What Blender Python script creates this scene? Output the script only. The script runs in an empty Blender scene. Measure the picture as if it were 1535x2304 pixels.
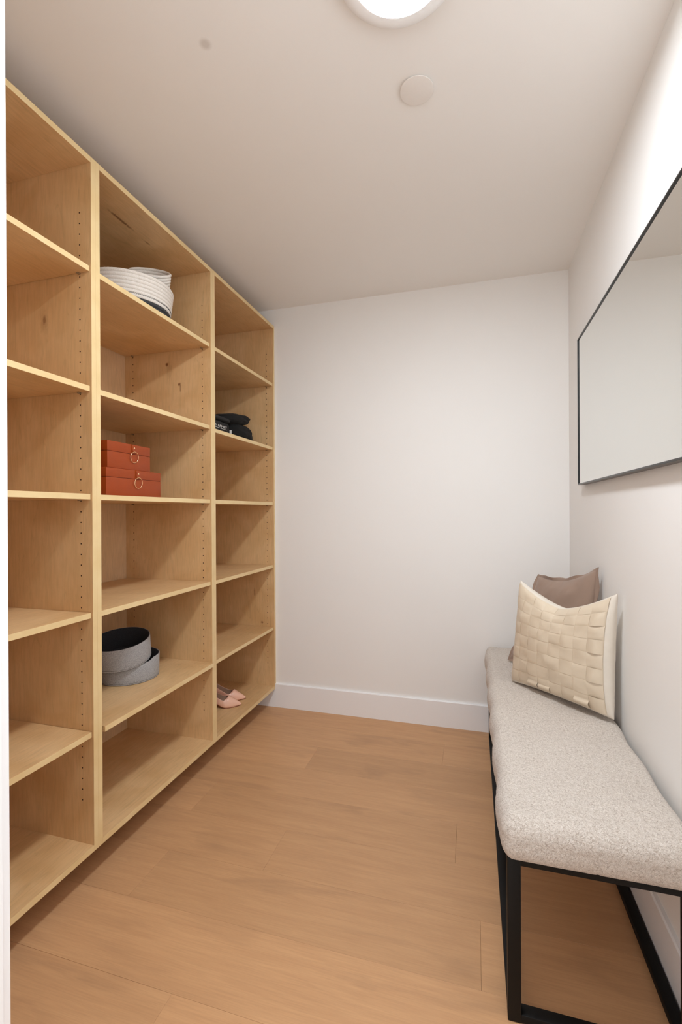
import bpy, bmesh, math, random
import numpy as np
from mathutils import Vector, Matrix, noise

random.seed(7)
scene = bpy.context.scene
COL = scene.collection

# ------------------------------------------------------------------ camera
F_PX, IMG_W, IMG_H = 1039.89, 1535, 2304
YAW, PITCH, ROLL, EYE = 0.2789, -0.0008, 0.005, 1.1949
c, s = math.cos(YAW), math.sin(YAW)
right = Vector((c, s, 0)); fwd0 = Vector((-s, c, 0)); up0 = Vector((0, 0, 1))
fwd = math.cos(PITCH) * fwd0 + math.sin(PITCH) * up0
upv = -math.sin(PITCH) * fwd0 + math.cos(PITCH) * up0
cam_r = math.cos(ROLL) * right - math.sin(ROLL) * upv
cam_u = math.sin(ROLL) * right + math.cos(ROLL) * upv
cam_data = bpy.data.cameras.new('camera')
cam_data.sensor_fit = 'VERTICAL'
cam_data.sensor_height = 36.0
cam_data.lens = 36.0 * F_PX / IMG_H
cam_data.clip_start = 0.01
cam = bpy.data.objects.new('camera', cam_data)
COL.objects.link(cam)
m = Matrix.Identity(4)
for i in range(3):
    m[i][0] = cam_r[i]; m[i][1] = cam_u[i]; m[i][2] = -fwd[i]
m[2][3] = EYE
cam.matrix_world = m
scene.camera = cam

# ------------------------------------------------------------------ light and exposure
LAMP_STRENGTH = 192.0
LAMP_COLOUR = (0.885, 0.945, 1.0)
WORLD_STRENGTH = 1.5
world = bpy.data.worlds.new('world'); scene.world = world
world.use_nodes = True
world.node_tree.nodes['Background'].inputs[0].default_value = (0.965, 0.98, 1.0, 1)
world.node_tree.nodes['Background'].inputs[1].default_value = WORLD_STRENGTH
vs = scene.view_settings
vs.view_transform = 'Standard'; vs.look = 'None'; vs.exposure = 0.0; vs.gamma = 1.0
vs.use_curve_mapping = False
scene.cycles.max_bounces = 14
scene.cycles.diffuse_bounces = 7
scene.cycles.glossy_bounces = 5
scene.cycles.adaptive_threshold = 0.035

# ------------------------------------------------------------------ node helpers
def lin(r, g, b):
    f = lambda v: (v / 255 / 12.92) if v / 255 <= 0.04045 else ((v / 255 + 0.055) / 1.055) ** 2.4
    return (f(r), f(g), f(b), 1.0)

class NT:
    def __init__(self, name):
        self.mat = bpy.data.materials.new(name)
        self.mat.use_nodes = True
        self.t = self.mat.node_tree
        self.b = self.t.nodes['Principled BSDF']
    def n(self, kind, **kw):
        nd = self.t.nodes.new(kind)
        for k, v in kw.items():
            setattr(nd, k, v)
        return nd
    def link(self, a, b):
        self.t.links.new(a, b)
    def set(self, **kw):
        for k, v in kw.items():
            self.b.inputs[k.replace('_', ' ')].default_value = v
    def noise(self, vec, scale, detail=4, rough=0.5, dist=0.0):
        nd = self.n('ShaderNodeTexNoise')
        nd.inputs['Scale'].default_value = scale; nd.inputs['Detail'].default_value = detail
        nd.inputs['Roughness'].default_value = rough; nd.inputs['Distortion'].default_value = dist
        if vec is not None: self.link(vec, nd.inputs['Vector'])
        return nd.outputs['Fac']
    def mapping(self, vec, scale=(1, 1, 1), loc=(0, 0, 0), rot=(0, 0, 0)):
        nd = self.n('ShaderNodeMapping')
        nd.inputs['Scale'].default_value = scale; nd.inputs['Location'].default_value = loc
        nd.inputs['Rotation'].default_value = rot
        self.link(vec, nd.inputs['Vector'])
        return nd.outputs['Vector']
    def ramp(self, fac, stops):
        nd = self.n('ShaderNodeValToRGB')
        e = nd.color_ramp.elements
        while len(e) < len(stops): e.new(0.5)
        for el, (p, col) in zip(e, stops):
            el.position = p; el.color = col
        self.link(fac, nd.inputs['Fac'])
        return nd.outputs['Color']
    def mix(self, fac, a, b, mode='MIX'):
        nd = self.n('ShaderNodeMix', data_type='RGBA', blend_type=mode)
        for sock, v in ((nd.inputs[0], fac), (nd.inputs[6], a), (nd.inputs[7], b)):
            if hasattr(v, 'links'): self.link(v, sock)
            else: sock.default_value = v
        return nd.outputs[2]
    def math(self, op, a, b=None, clamp=False):
        nd = self.n('ShaderNodeMath', operation=op, use_clamp=clamp)
        for sock, v in ((nd.inputs[0], a), (nd.inputs[1], b)):
            if v is None: continue
            if hasattr(v, 'links'): self.link(v, sock)
            else: sock.default_value = v
        return nd.outputs[0]
    def position(self):
        return self.n('ShaderNodeNewGeometry').outputs['Position']
    def bump(self, h, strength=0.3, dist=0.001):
        nd = self.n('ShaderNodeBump')
        nd.inputs['Strength'].default_value = strength; nd.inputs['Distance'].default_value = dist
        self.link(h, nd.inputs['Height'])
        self.link(nd.outputs['Normal'], self.b.inputs['Normal'])
    def colour(self, v):
        if hasattr(v, 'links'): self.link(v, self.b.inputs['Base Color'])
        else: self.b.inputs['Base Color'].default_value = v

def grey(v): return (v, v, v, 1)

def paint(name, col, rough=0.6):
    t = NT(name)
    pos = t.position()
    n1 = t.noise(pos, 3, 1)
    t.colour(t.mix(0.015, col, t.ramp(n1, [(0.3, grey(0.3)), (0.7, grey(1))]), 'MULTIPLY'))
    t.set(Roughness=rough)
    return t.mat

M_WALL = paint('wall_paint', lin(244, 243, 241), 0.55)
M_TRIM = paint('trim_paint', lin(246, 246, 247), 0.35)

def ceiling_material():
    t = NT('ceiling_paint')
    pos = t.position()
    base = lin(243, 241, 238)
    d = t.n('ShaderNodeVectorMath', operation='DISTANCE')
    t.link(pos, d.inputs[0]); d.inputs[1].default_value = (-0.680, 1.085, 2.44)
    grey_spot = t.ramp(d.outputs['Value'], [(0.0075, grey(1)), (0.0185, grey(0))])  # small soft grey spot on the ceiling
    t.colour(t.mix(grey_spot, base, lin(219, 214, 208)))
    t.set(Roughness=0.6)
    return t.mat
M_CEIL = ceiling_material()

def veneer(name, axis, c_light, c_mid, c_dark, knots=(), rough=0.42):
    """birch veneer, grain along the given world axis; knots = (point, length, width, strength)"""
    t = NT(name)
    pos = t.position()
    st = {'X': (0.9, 9, 9), 'Y': (9, 0.9, 9), 'Z': (9, 9, 0.9)}[axis]
    mp = t.mapping(pos, st)
    warp = t.n('ShaderNodeVectorMath', operation='ADD')
    t.link(mp, warp.inputs[0])
    wn = t.n('ShaderNodeTexNoise'); wn.inputs['Scale'].default_value = 0.55; wn.inputs['Detail'].default_value = 2
    t.link(mp, wn.inputs['Vector'])
    sc = t.n('ShaderNodeVectorMath', operation='SCALE'); t.link(wn.outputs['Color'], sc.inputs[0]); sc.inputs['Scale'].default_value = 1.6
    t.link(sc.outputs[0], warp.inputs[1])
    ring = t.noise(warp.outputs[0], 2.1, 2, 0.5, 1.2)
    lines = t.math('PINGPONG', t.math('MULTIPLY', ring, 9.0), 1.0)
    fine = t.noise(t.mapping(pos, tuple(14 * v for v in st)), 1.0, 5, 0.6)
    blot = t.noise(pos, 5.0, 3, 0.55, 0.6)
    col = t.ramp(blot, [(0.30, c_mid), (0.68, c_light)])
    lr = t.ramp(lines, [(0.0, grey(0.80)), (0.16, grey(1.0)), (1.0, grey(1.0))])
    col = t.mix(0.42, col, lr, 'MULTIPLY')
    col = t.mix(0.20, col, t.ramp(fine, [(0.36, grey(0.55)), (0.60, grey(1))]), 'MULTIPLY')
    kn = t.math('MULTIPLY', t.math('SUBTRACT', t.noise(pos, 70, 2), 0.5), 0.9) if knots else None
    for (p, ln, wd, stg) in knots:
        d = t.n('ShaderNodeVectorMath', operation='SUBTRACT'); t.link(pos, d.inputs[0]); d.inputs[1].default_value = p
        k = {'X': (1 / ln, 1 / wd, 1 / wd), 'Y': (1 / wd, 1 / ln, 1 / wd), 'Z': (1 / wd, 1 / wd, 1 / ln)}[axis]
        sx = t.n('ShaderNodeVectorMath', operation='MULTIPLY'); t.link(d.outputs[0], sx.inputs[0]); sx.inputs[1].default_value = k
        le = t.n('ShaderNodeVectorMath', operation='LENGTH'); t.link(sx.outputs[0], le.inputs[0])
        le2 = t.math('ADD', le.outputs['Value'], kn)
        fac = t.ramp(le2, [(0.35, grey(stg)), (1.0, grey(0))])
        col = t.mix(fac, col, c_dark)
    t.colour(col)
    t.set(Roughness=rough)
    t.bump(fine, 0.08, 0.0004)
    return t.mat

V_L, V_M, V_D = lin(223, 187, 139), lin(208, 167, 116), lin(120, 72, 36)
M_VEN_Z = veneer('birch_veneer_upright', 'Z', V_L, V_M, V_D)
M_VEN_Y = veneer('birch_veneer_lengthwise', 'Y', V_L, V_M, V_D)
# panels that show knots: (unit, part) -> own veneer
KNOTTY = {
    (0, 'far'): veneer('birch_veneer_upright_knot_a', 'Z', V_L, V_M, V_D, [
        ((-1.365, 1.2037, 1.835), 0.016, 0.008, 0.6), ((-1.365, 1.2037, 1.825), 0.045, 0.022, 0.22)]),
    (1, 'far'): veneer('birch_veneer_upright_knot_b', 'Z', V_L, V_M, V_D, [
        ((-1.412, 1.9048, 1.905), 0.010, 0.010, 0.95), ((-1.40, 1.9048, 1.88), 0.05, 0.022, 0.20),
        ((-1.344, 1.9048, 1.805), 0.010, 0.007, 0.95), ((-1.338, 1.9048, 1.79), 0.028, 0.0035, 0.65)]),
    (2, 'far'): veneer('birch_veneer_upright_knot_c', 'Z', V_L, V_M, V_D, [
        ((-1.255, 2.6057, 0.515), 0.009, 0.010, 0.8), ((-1.305, 2.6057, 0.70), 0.034, 0.006, 0.6)]),
    (1, 'top'): veneer('birch_veneer_lengthwise_knot', 'Y', V_L, V_M, V_D, [
        ((-1.295, 1.475, 2.3158), 0.085, 0.008, 0.85), ((-1.30, 1.63, 2.3158), 0.02, 0.006, 0.6)])}
M_VEN_X = veneer('birch_veneer_back', 'Z', lin(226, 195, 155), lin(214, 180, 137), V_D)

def edge_mat():
    t = NT('birch_edge_band_lit')  # pale edge band; light falling on the front edges is put into its colour
    pos = t.position()
    n1 = t.noise(t.mapping(pos, (220, 12, 12)), 1.0, 3)
    t.colour(t.mix(0.5, lin(228, 202, 152), t.ramp(n1, [(0.3, lin(216, 184, 128)), (0.7, lin(234, 209, 160))])))
    t.set(Roughness=0.4)
    return t.mat
M_EDGE = edge_mat()

def ply_end():
    t = NT('plywood_end_grain')
    pos = t.position()
    sep = t.n('ShaderNodeSeparateXYZ'); t.link(pos, sep.inputs[0])
    pp = t.math('PINGPONG', sep.outputs['Z'], 0.0014)
    t.colour(t.ramp(t.math('MULTIPLY', pp, 700.0), [(0.35, lin(120, 86, 50)), (0.6, lin(224, 190, 140))]))
    return t.mat
M_PLY = ply_end()

def floor_mat():
    t = NT('oak_plank')
    pos = t.position()
    info = t.n('ShaderNodeObjectInfo')
    rnd = info.outputs['Random']
    off = t.n('ShaderNodeCombineXYZ'); t.link(t.math('MULTIPLY', rnd, 37.0), off.inputs[0]); t.link(t.math('MULTIPLY', rnd, 11.0), off.inputs[1])
    add = t.n('ShaderNodeVectorMath', operation='ADD'); t.link(pos, add.inputs[0]); t.link(off.outputs[0], add.inputs[1])
    p2 = add.outputs[0]
    g = t.noise(t.mapping(p2, (2.0, 26, 1)), 1.6, 4, 0.55, 0.8)
    fine = t.noise(t.mapping(p2, (7, 190, 1)), 1.4, 5, 0.62)
    blot = t.noise(t.mapping(p2, (1.5, 5.5, 1)), 1.5, 3, 0.6, 0.5)
    col = t.ramp(g, [(0.30, lin(196, 150, 108)), (0.70, lin(206, 160, 116))])
    col = t.mix(t.ramp(blot, [(0.26, grey(0.6)), (0.45, grey(0))]), col, lin(172, 132, 97))
    col = t.mix(0.22, col, t.ramp(fine, [(0.35, grey(0.62)), (0.58, grey(1))]), 'MULTIPLY')
    tone = t.n('ShaderNodeMapRange'); t.link(rnd, tone.inputs[0]); tone.inputs[3].default_value = 0.90; tone.inputs[4].default_value = 1.06
    hsv = t.n('ShaderNodeHueSaturation'); t.link(col, hsv.inputs['Color']); t.link(tone.outputs[0], hsv.inputs['Value'])
    t.colour(hsv.outputs[0])
    t.set(Roughness=0.46)
    t.bump(fine, 0.10, 0.0005)
    return t.mat
M_FLOOR = floor_mat()

def simple(name, col, rough=0.5, metallic=0.0, bump=None, vary=0.0, vscale=60, sheen=0.0):
    t = NT(name)
    pos = t.position()
    if vary:
        n1 = t.noise(pos, vscale, 4)
        t.colour(t.mix(vary, col, t.ramp(n1, [(0.3, grey(0.25)), (0.7, grey(1))]), 'MULTIPLY'))
    else:
        n1 = t.noise(pos, vscale, 2)
        t.colour(t.mix(0.03, col, t.ramp(n1, [(0.3, grey(0.6)), (0.7, grey(1))]), 'MULTIPLY'))
    t.set(Roughness=rough, Metallic=metallic)
    if sheen: t.b.inputs['Sheen Weight'].default_value = sheen
    if bump: t.bump(t.noise(pos, bump[0], 3), bump[1], bump[2])
    return t.mat

M_SUB = simple('subfloor', lin(70, 48, 32), 0.9)
M_BLACK = simple('black_powder_coat', lin(13, 12, 11), 0.55)
M_BLACK.node_tree.nodes['Principled BSDF'].inputs['Specular IOR Level'].default_value = 0.25
M_FRAME = simple('dark_frame_metal', lin(52, 52, 52), 0.28, 0.85)
M_HOLE = simple('hole_shade', lin(62, 38, 20), 0.9)  # dark disc colour standing for the shade inside the pin holes
M_PIN = simple('shelf_pin_metal', lin(150, 128, 100), 0.45, 0.3)
M_ORANGE = simple('tan_orange_leather', lin(152, 60, 6), 0.5, 0, (500, 0.10, 0.0004), 0.10, 30)
M_ORANGE_D = simple('lid_seam_shadow_gap', lin(96, 38, 16), 0.7)
M_GOLD = simple('polished_gold', (0.95, 0.66, 0.38, 1), 0.16, 1.0)
M_DKBASE = simple('charcoal_rope', lin(62, 63, 66), 0.9, 0, (400, 0.3, 0.001), 0.3, 200)
M_THREAD = simple('black_thread', lin(40, 40, 44), 0.9)
M_BLKFAB = simple('black_cotton', lin(15, 14, 14), 0.95, 0, (700, 0.25, 0.0006), 0.3, 400, 0.0)
M_BLKFAB2 = simple('black_canvas', lin(22, 21, 22), 0.85, 0, (900, 0.2, 0.0005), 0.3, 500, 0.0)
M_PRINT = simple('white_print', lin(236, 234, 230), 0.6)
M_PINK = simple('blush_patent_leather', lin(238, 190, 166), 0.24, 0, None, 0.0)
M_PINKIN = simple('shoe_lining', lin(196, 164, 142), 0.55)
M_SOLE = simple('shoe_sole', lin(150, 84, 62), 0.6)
M_CREAM = simple('cream_leather_strip', lin(220, 204, 181), 0.45, 0, (350, 0.06, 0.0005), 0.06, 25)
M_CANVAS = simple('cream_canvas', lin(226, 217, 204), 0.85, 0, (800, 0.15, 0.0005), 0.06, 40)
M_TAUPE = simple('taupe_velvet', lin(158, 133, 117), 0.85, 0, (900, 0.15, 0.0005), 0.10, 14, 0.25)
M_HOUSING = simple('white_lamp_housing', lin(251, 252, 253), 0.35)
M_PLATE = simple('white_cover_plate', lin(236, 231, 226), 0.4)

def mirror_mat():
    t = NT('mirror_silvering')
    n1 = t.noise(t.position(), 8, 1)
    t.colour(t.mix(0.02, (0.86, 0.875, 0.855, 1), t.ramp(n1, [(0, grey(0.9)), (1, grey(1))]), 'MULTIPLY'))
    t.set(Roughness=0.0, Metallic=1.0)
    return t.mat
M_MIRROR = mirror_mat()

def felt(name, a, b):
    t = NT(name)
    pos = t.position()
    f = t.noise(pos, 560, 5, 0.75)
    g = t.noise(pos, 900, 3, 0.7)
    col = t.ramp(f, [(0.36, a), (0.62, b)])
    col = t.mix(0.35, col, t.ramp(g, [(0.3, grey(0.35)), (0.65, grey(1))]), 'MULTIPLY')
    t.colour(col); t.set(Roughness=0.95)
    t.b.inputs['Sheen Weight'].default_value = 0.1
    t.bump(f, 0.5, 0.0012)
    return t.mat
M_FELT = felt('grey_wool_felt', lin(122, 122, 124), lin(202, 203, 206))
M_FELTIN = felt('charcoal_felt_lining', lin(34, 34, 38), lin(66, 66, 72))

M_STITCH = simple('grey_thread', lin(112, 110, 108), 0.9)

def boucle():
    t = NT('oatmeal_boucle')
    pos = t.position()
    v = t.n('ShaderNodeTexVoronoi'); v.inputs['Scale'].default_value = 300
    wv = t.n('ShaderNodeVectorMath', operation='ADD'); t.link(pos, wv.inputs[0])
    wn = t.n('ShaderNodeTexNoise'); wn.inputs['Scale'].default_value = 160; t.link(pos, wn.inputs['Vector'])
    sc = t.n('ShaderNodeVectorMath', operation='SCALE'); t.link(wn.outputs['Color'], sc.inputs[0]); sc.inputs['Scale'].default_value = 0.010
    t.link(sc.outputs[0], wv.inputs[1]); t.link(wv.outputs[0], v.inputs['Vector'])
    f = t.noise(pos, 250, 4, 0.7, 1.5)
    col = t.ramp(f, [(0.36, lin(178, 163, 149)), (0.50, lin(222, 211, 200)), (0.68, lin(242, 235, 227))])
    col = t.mix(0.35, col, t.ramp(v.outputs['Distance'], [(0.0, grey(1)), (0.75, grey(0.62))]), 'MULTIPLY')
    t.colour(col); t.set(Roughness=0.95)
    t.b.inputs['Sheen Weight'].default_value = 0.15
    h = t.math('SUBTRACT', f, t.math('MULTIPLY', v.outputs['Distance'], 0.6))
    t.bump(h, 0.8, 0.0022)
    return t.mat
M_BOUCLE = boucle()

def rope():
    t = NT('white_cotton_rope')
    pos = t.position()
    f = t.noise(pos, 380, 3, 0.6, 1.0)
    t.colour(t.ramp(f, [(0.3, lin(214, 206, 197)), (0.6, lin(238, 232, 224))]))
    t.set(Roughness=0.9)
    t.bump(f, 0.5, 0.0014)
    return t.mat
M_ROPE = rope()

def emit(name, col, strength):
    t = NT(name)
    t.colour(lin(245, 245, 245))
    n1 = t.noise(t.position(), 4, 1)
    t.link(t.mix(0.02, (*col, 1), t.ramp(n1, [(0, grey(0.9)), (1, grey(1))]), 'MULTIPLY'), t.b.inputs['Emission Color'])
    t.b.inputs['Emission Strength'].default_value = strength
    return t.mat
M_LAMP = emit('lit_diffuser', LAMP_COLOUR, LAMP_STRENGTH)

# ------------------------------------------------------------------ object helpers
def thing(name, loc, label, cat, group=None):
    o = bpy.data.objects.new(name, None)
    o.empty_display_size = 0.05
    o.location = loc
    COL.objects.link(o)
    tag(o, label, cat, group)
    return o

def tag(o, label=None, cat=None, group=None, kind=None):
    if label: o['label'] = label
    if cat: o['category'] = cat
    if group: o['group'] = group
    if kind: o['kind'] = kind
    return o

def root_loc(parent):
    l = Vector((0, 0, 0))
    while parent is not None:
        l += parent.location; parent = parent.parent
    return l

def obj(name, verts, faces, mats, parent=None, smooth=False, fmat=None, autosmooth=None):
    """one mesh object; verts are world coordinates"""
    me = bpy.data.meshes.new(name)
    off = np.array(root_loc(parent))
    v = np.asarray(verts, float).reshape(-1, 3) - off
    me.from_pydata(v.tolist(), [], faces if isinstance(faces, list) else faces.tolist())
    for mt in (mats if isinstance(mats, (list, tuple)) else [mats]):
        me.materials.append(mt)
    if fmat is not None:
        me.polygons.foreach_set('material_index', list(fmat))
    if smooth:
        me.polygons.foreach_set('use_smooth', [True] * len(me.polygons))
    me.update()
    o = bpy.data.objects.new(name, me)
    COL.objects.link(o)
    if parent is not None: o.parent = parent
    if autosmooth:
        me.set_sharp_from_angle(angle=math.radians(autosmooth))
    return o

def bm_obj(name, bm, mats, parent=None, smooth=False, autosmooth=None, matfn=None):
    bmesh.ops.recalc_face_normals(bm, faces=bm.faces[:])
    bm.normal_update()
    verts = [v.co[:] for v in bm.verts]
    for i, v in enumerate(bm.verts): v.index = i
    faces = [[v.index for v in f.verts] for f in bm.faces]
    fm = [matfn(f) for f in bm.faces] if matfn else None
    bm.free()
    return obj(name, verts, faces, mats, parent, smooth, fm, autosmooth)

def add_box(bm, lo, hi, bevel=0.0, seg=1):
    r = bmesh.ops.create_cube(bm, size=1.0)
    for v in r['verts']:
        v.co = Vector([lo[i] + (v.co[i] + 0.5) * (hi[i] - lo[i]) for i in range(3)])
    if bevel > 0:
        es = list({e for v in r['verts'] for e in v.link_edges})
        bmesh.ops.bevel(bm, geom=es, offset=bevel, segments=seg, affect='EDGES', profile=0.5)
    return bm

def box(name, lo, hi, mats, parent=None, bevel=0.0, seg=1, matfn=None):
    bm = bmesh.new()
    add_box(bm, lo, hi, bevel, seg)
    return bm_obj(name, bm, mats, parent, smooth=seg > 1, autosmooth=40 if seg > 1 else None, matfn=matfn)

def lathe_arrays(profile, center, nseg=48, mat=None, closed=False):
    """profile = [(radius, height)], returns verts, faces about +Z through center, rotated by mat"""
    n = len(profile)
    verts, faces = [], []
    for k in range(nseg):
        a = 2 * math.pi * k / nseg
        ca, sa = math.cos(a), math.sin(a)
        for (r, z) in profile:
            p = Vector((r * ca, r * sa, z))
            if mat is not None: p = mat @ p
            verts.append((p.x + center[0], p.y + center[1], p.z + center[2]))
    for k in range(nseg):
        k2 = (k + 1) % nseg
        for i in range(n - 1 + (1 if closed else 0)):
            j = (i + 1) % n
            faces.append([k * n + i, k2 * n + i, k2 * n + j, k * n + j])
    return verts, faces

def lathe(name, profile, center, mats, parent=None, nseg=48, mat=None, closed=False, autosmooth=45):
    v, f = lathe_arrays(profile, center, nseg, mat, closed)
    bm = bmesh.new()
    bv = [bm.verts.new(p) for p in v]
    for q in f:
        try: bm.faces.new([bv[i] for i in q])
        except ValueError: pass
    bmesh.ops.remove_doubles(bm, verts=bm.verts[:], dist=1e-6)
    bmesh.ops.dissolve_degenerate(bm, dist=1e-7, edges=bm.edges[:])
    return bm_obj(name, bm, mats, parent, smooth=True, autosmooth=autosmooth)

def tube(name, pts, rad, mats, parent=None, nseg=8, closed=False):
    pts = [Vector(p) for p in pts]
    n = len(pts); verts, faces = [], []
    prev = None
    for i, p in enumerate(pts):
        a = pts[(i - 1) % n] if (closed or i > 0) else p
        b = pts[(i + 1) % n] if (closed or i < n - 1) else p
        d = (b - a).normalized()
        if prev is None:
            u = d.orthogonal().normalized()
        else:
            u = (prev - d * prev.dot(d)).normalized()
        prev = u
        w = d.cross(u)
        for k in range(nseg):
            an = 2 * math.pi * k / nseg
            verts.append((p + rad * (math.cos(an) * u + math.sin(an) * w))[:])
    for i in range(n if closed else n - 1):
        j = (i + 1) % n
        for k in range(nseg):
            k2 = (k + 1) % nseg
            faces.append([i * nseg + k, i * nseg + k2, j * nseg + k2, j * nseg + k])
    if not closed:
        faces.append(list(range(nseg))[::-1]); faces.append([(n - 1) * nseg + k for k in range(nseg)])
    return obj(name, verts, faces, mats, parent, smooth=True, autosmooth=50)

# ------------------------------------------------------------------ room dimensions
XR, YB, ZC = 0.4785, 2.6237, 2.44
XS = -1.173            # front plane of the shelving
XBACK = -1.652         # inner face of the shelving backs
XL = -1.664            # left wall
YF = 0.51              # room face of the front wall
YF0 = 0.38             # hall face
HALL = -0.55
T = 0.018

# ------------------------------------------------------------------ structure
def structure(o): return tag(o, kind='structure')

floor = structure(box('floor', (XL - 0.12, HALL, -0.06), (XR + 0.12, YB + 0.12, -0.0122), M_SUB))
rows = [2.6237, 2.42, 2.222, 2.02, 1.815, 1.612, 1.405, 1.20, 0.985, 0.782, 0.578, 0.374, 0.17, -0.034, -0.238, -0.442, HALL]
joints = [[], [-0.147], [-0.76], [-1.45, 0.36], [-1.095, -0.065], [-0.68], [-1.04, 0.014], [-1.5, 0.33], [-0.725],
          [-0.1], [-1.1], [-0.5], [0.1], [-0.9], [-0.3], [-1.2]]
for r in range(len(rows) - 1):
    y1, y0 = rows[r], rows[r + 1]
    xs = [XL] + joints[r] + [XR]
    for a, b in zip(xs[:-1], xs[1:]):
        dz = random.uniform(-0.0003, 0.0)
        box('plank', (a + 0.0002, y0 + 0.0002, -0.012), (b - 0.0002, y1 - 0.0002, dz), M_FLOOR, floor, bevel=0.0004)

structure(box('ceiling', (XL - 0.12, YF0, ZC), (XR + 0.12, YB + 0.12, ZC + 0.1), M_CEIL))
structure(box('wall_left', (XL - 0.12, YF0, 0), (XL, YB + 0.12, ZC), M_WALL))
structure(box('wall_back', (XL, YB, 0), (XR + 0.12, YB + 0.12, ZC), M_WALL))
structure(box('wall_right', (XR, YF0, 0), (XR + 0.12, YB, ZC), M_WALL))
# front wall with the doorway the camera looks through
DX0, DX1, DZ = -0.672, 0.215, 2.075
bm = bmesh.new()
add_box(bm, (XL, YF0, 0), (DX0, YF, ZC)); add_box(bm, (DX1, YF0, 0), (XR, YF, ZC)); add_box(bm, (DX0, YF0, DZ), (DX1, YF, ZC))
structure(bm_obj('wall_front', bm, M_WALL))
# jamb lining and room-side casing
JT = 0.012
bm = bmesh.new()
add_box(bm, (DX0, YF0, 0), (DX0 + JT, YF, DZ), 0.001); add_box(bm, (DX1 - JT, YF0, 0), (DX1, YF, DZ), 0.001)
add_box(bm, (DX0, YF0, DZ - JT), (DX1, YF, DZ), 0.001)
structure(bm_obj('trim_1', bm, M_TRIM))
CX = -0.6665
bm = bmesh.new()
add_box(bm, (CX - 0.07, YF, 0), (CX, YF + 0.016, DZ + 0.07), 0.0015); add_box(bm, (DX1 - 0.005, YF, 0), (DX1 + 0.065, YF + 0.016, DZ + 0.07), 0.0015)
add_box(bm, (CX, YF, DZ), (DX1 - 0.005, YF + 0.016, DZ + 0.07), 0.0015)
structure(bm_obj('trim_2', bm, M_TRIM))

# baseboards (the back one is notched under the shelving)
BBH, BBT = 0.1434, 0.014
def extrude_profile(name, prof, axis, a, b, mats):
    """prof: list of (depth, z) cross-section, extruded from a to b"""
    n = len(prof); verts = []
    for t in (a, b):
        for d, z in prof:
            verts.append((t, d, z) if axis == 'X' else (d, t, z))
    faces = [[i, (i + 1) % n, n + (i + 1) % n, n + i] for i in range(n)] + [list(range(n))[::-1], list(range(n, 2 * n))]
    bm = bmesh.new()
    bv = [bm.verts.new(p) for p in verts]
    for f in faces: bm.faces.new([bv[i] for i in f])
    return bm_obj(name, bm, mats)
pf = [(YB, 0), (YB - BBT, 0), (YB - BBT, BBH - 0.004), (YB - BBT + 0.004, BBH), (YB, BBH)]
structure(extrude_profile('baseboard_back', pf, 'X', XS + 0.0015, XR, M_TRIM))
pf = [(YB, 0), (YB - BBT, 0), (YB - BBT, 0.1095), (YB, 0.1095)]
structure(extrude_profile('baseboard_back_low', pf, 'X', XL, XS + 0.0015, M_TRIM)).name = 'baseboard_back_recess'
pf = [(XR, 0), (XR - BBT, 0), (XR - BBT, BBH - 0.004), (XR - BBT + 0.004, BBH), (XR, BBH)]
structure(extrude_profile('baseboard_right', pf, 'Y', YF + 0.016, YB - BBT, M_TRIM))

# ------------------------------------------------------------------ ceiling fittings
LC = (-0.154, 1.0245)
lamp = thing('ceiling_light', (LC[0], LC[1], ZC), 'round white flush ceiling light with bright glowing disc', 'ceiling light')
lathe('housing', [(0.0, ZC - 0.0005), (0.134, ZC - 0.0005), (0.1435, ZC - 0.012), (0.1448, ZC - 0.018), (0.1440, ZC - 0.0235), (0.140, ZC - 0.0275),
                  (0.130, ZC - 0.0315), (0.120, ZC - 0.0338), (0.1095, ZC - 0.0346), (0.1087, ZC - 0.0346), (0.1087, ZC - 0.030), (0.0, ZC - 0.030)],
      (LC[0], LC[1], 0), M_HOUSING, lamp, 96)
lathe('diffuser', [(0.0, ZC - 0.0335), (0.1085, ZC - 0.0338), (0.1085, ZC - 0.0305), (0.0, ZC - 0.0305)], (LC[0], LC[1], 0), M_LAMP, lamp, 96)

SC = (-0.1551, 1.3738)
sp = thing('sprinkler_cover', (SC[0], SC[1], ZC), 'small flat white round cover plate on the ceiling', 'cover plate')
lathe('cover_disc', [(0.0, ZC - 0.0075), (0.046, ZC - 0.0075), (0.0485, ZC - 0.0068), (0.049, ZC - 0.0055), (0.0475, ZC - 0.0045), (0.0, ZC - 0.0045)], (SC[0], SC[1], 0), M_PLATE, sp, 64)
lathe('neck', [(0.0, ZC - 0.0045), (0.041, ZC - 0.0045), (0.041, ZC - 0.0003), (0.0, ZC - 0.0003)], (SC[0], SC[1], 0), M_PLATE, sp, 48)

# ------------------------------------------------------------------ shelving
ZB, ZBT, ZTB, ZT = 0.1108, 0.1298, 2.3168, 2.3356
UW = (YB - 0.0008 - 0.5205) / 3
UY = [0.5205 + UW * k for k in range(4)]
UY = [0.5205, 1.2218, 1.9229, YB - 0.0008]
HOLE_Z = [0.268 + 0.03447 * k for k in range(56)]
def front_edge(f):
    return 1 if f.normal.x > 0.9 else 0
def front_edge_end(f):
    if f.normal.x > 0.9: return 1
    if f.normal.y < -0.9: return 2
    return 0
unit_labels = [
    'birch plywood shelving unit with empty shelves, cut off by the white door casing',
    'middle birch plywood shelving unit holding rope baskets, orange boxes and felt bins',
    'birch plywood shelving unit beside the back wall, holding black hat and pink shoes']
shelf_z = [[1.9863, 1.6016, 1.2558, 0.8748, 0.4929], [1.9832, 1.6004, 1.2548, 0.8723, 0.4945], [1.9825, 1.5926, 1.2543, 0.8708, 0.4911]]
hole_prof = [(0.0, 0.00025), (0.0021, 0.00025), (0.0026, 0.0)]

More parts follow.
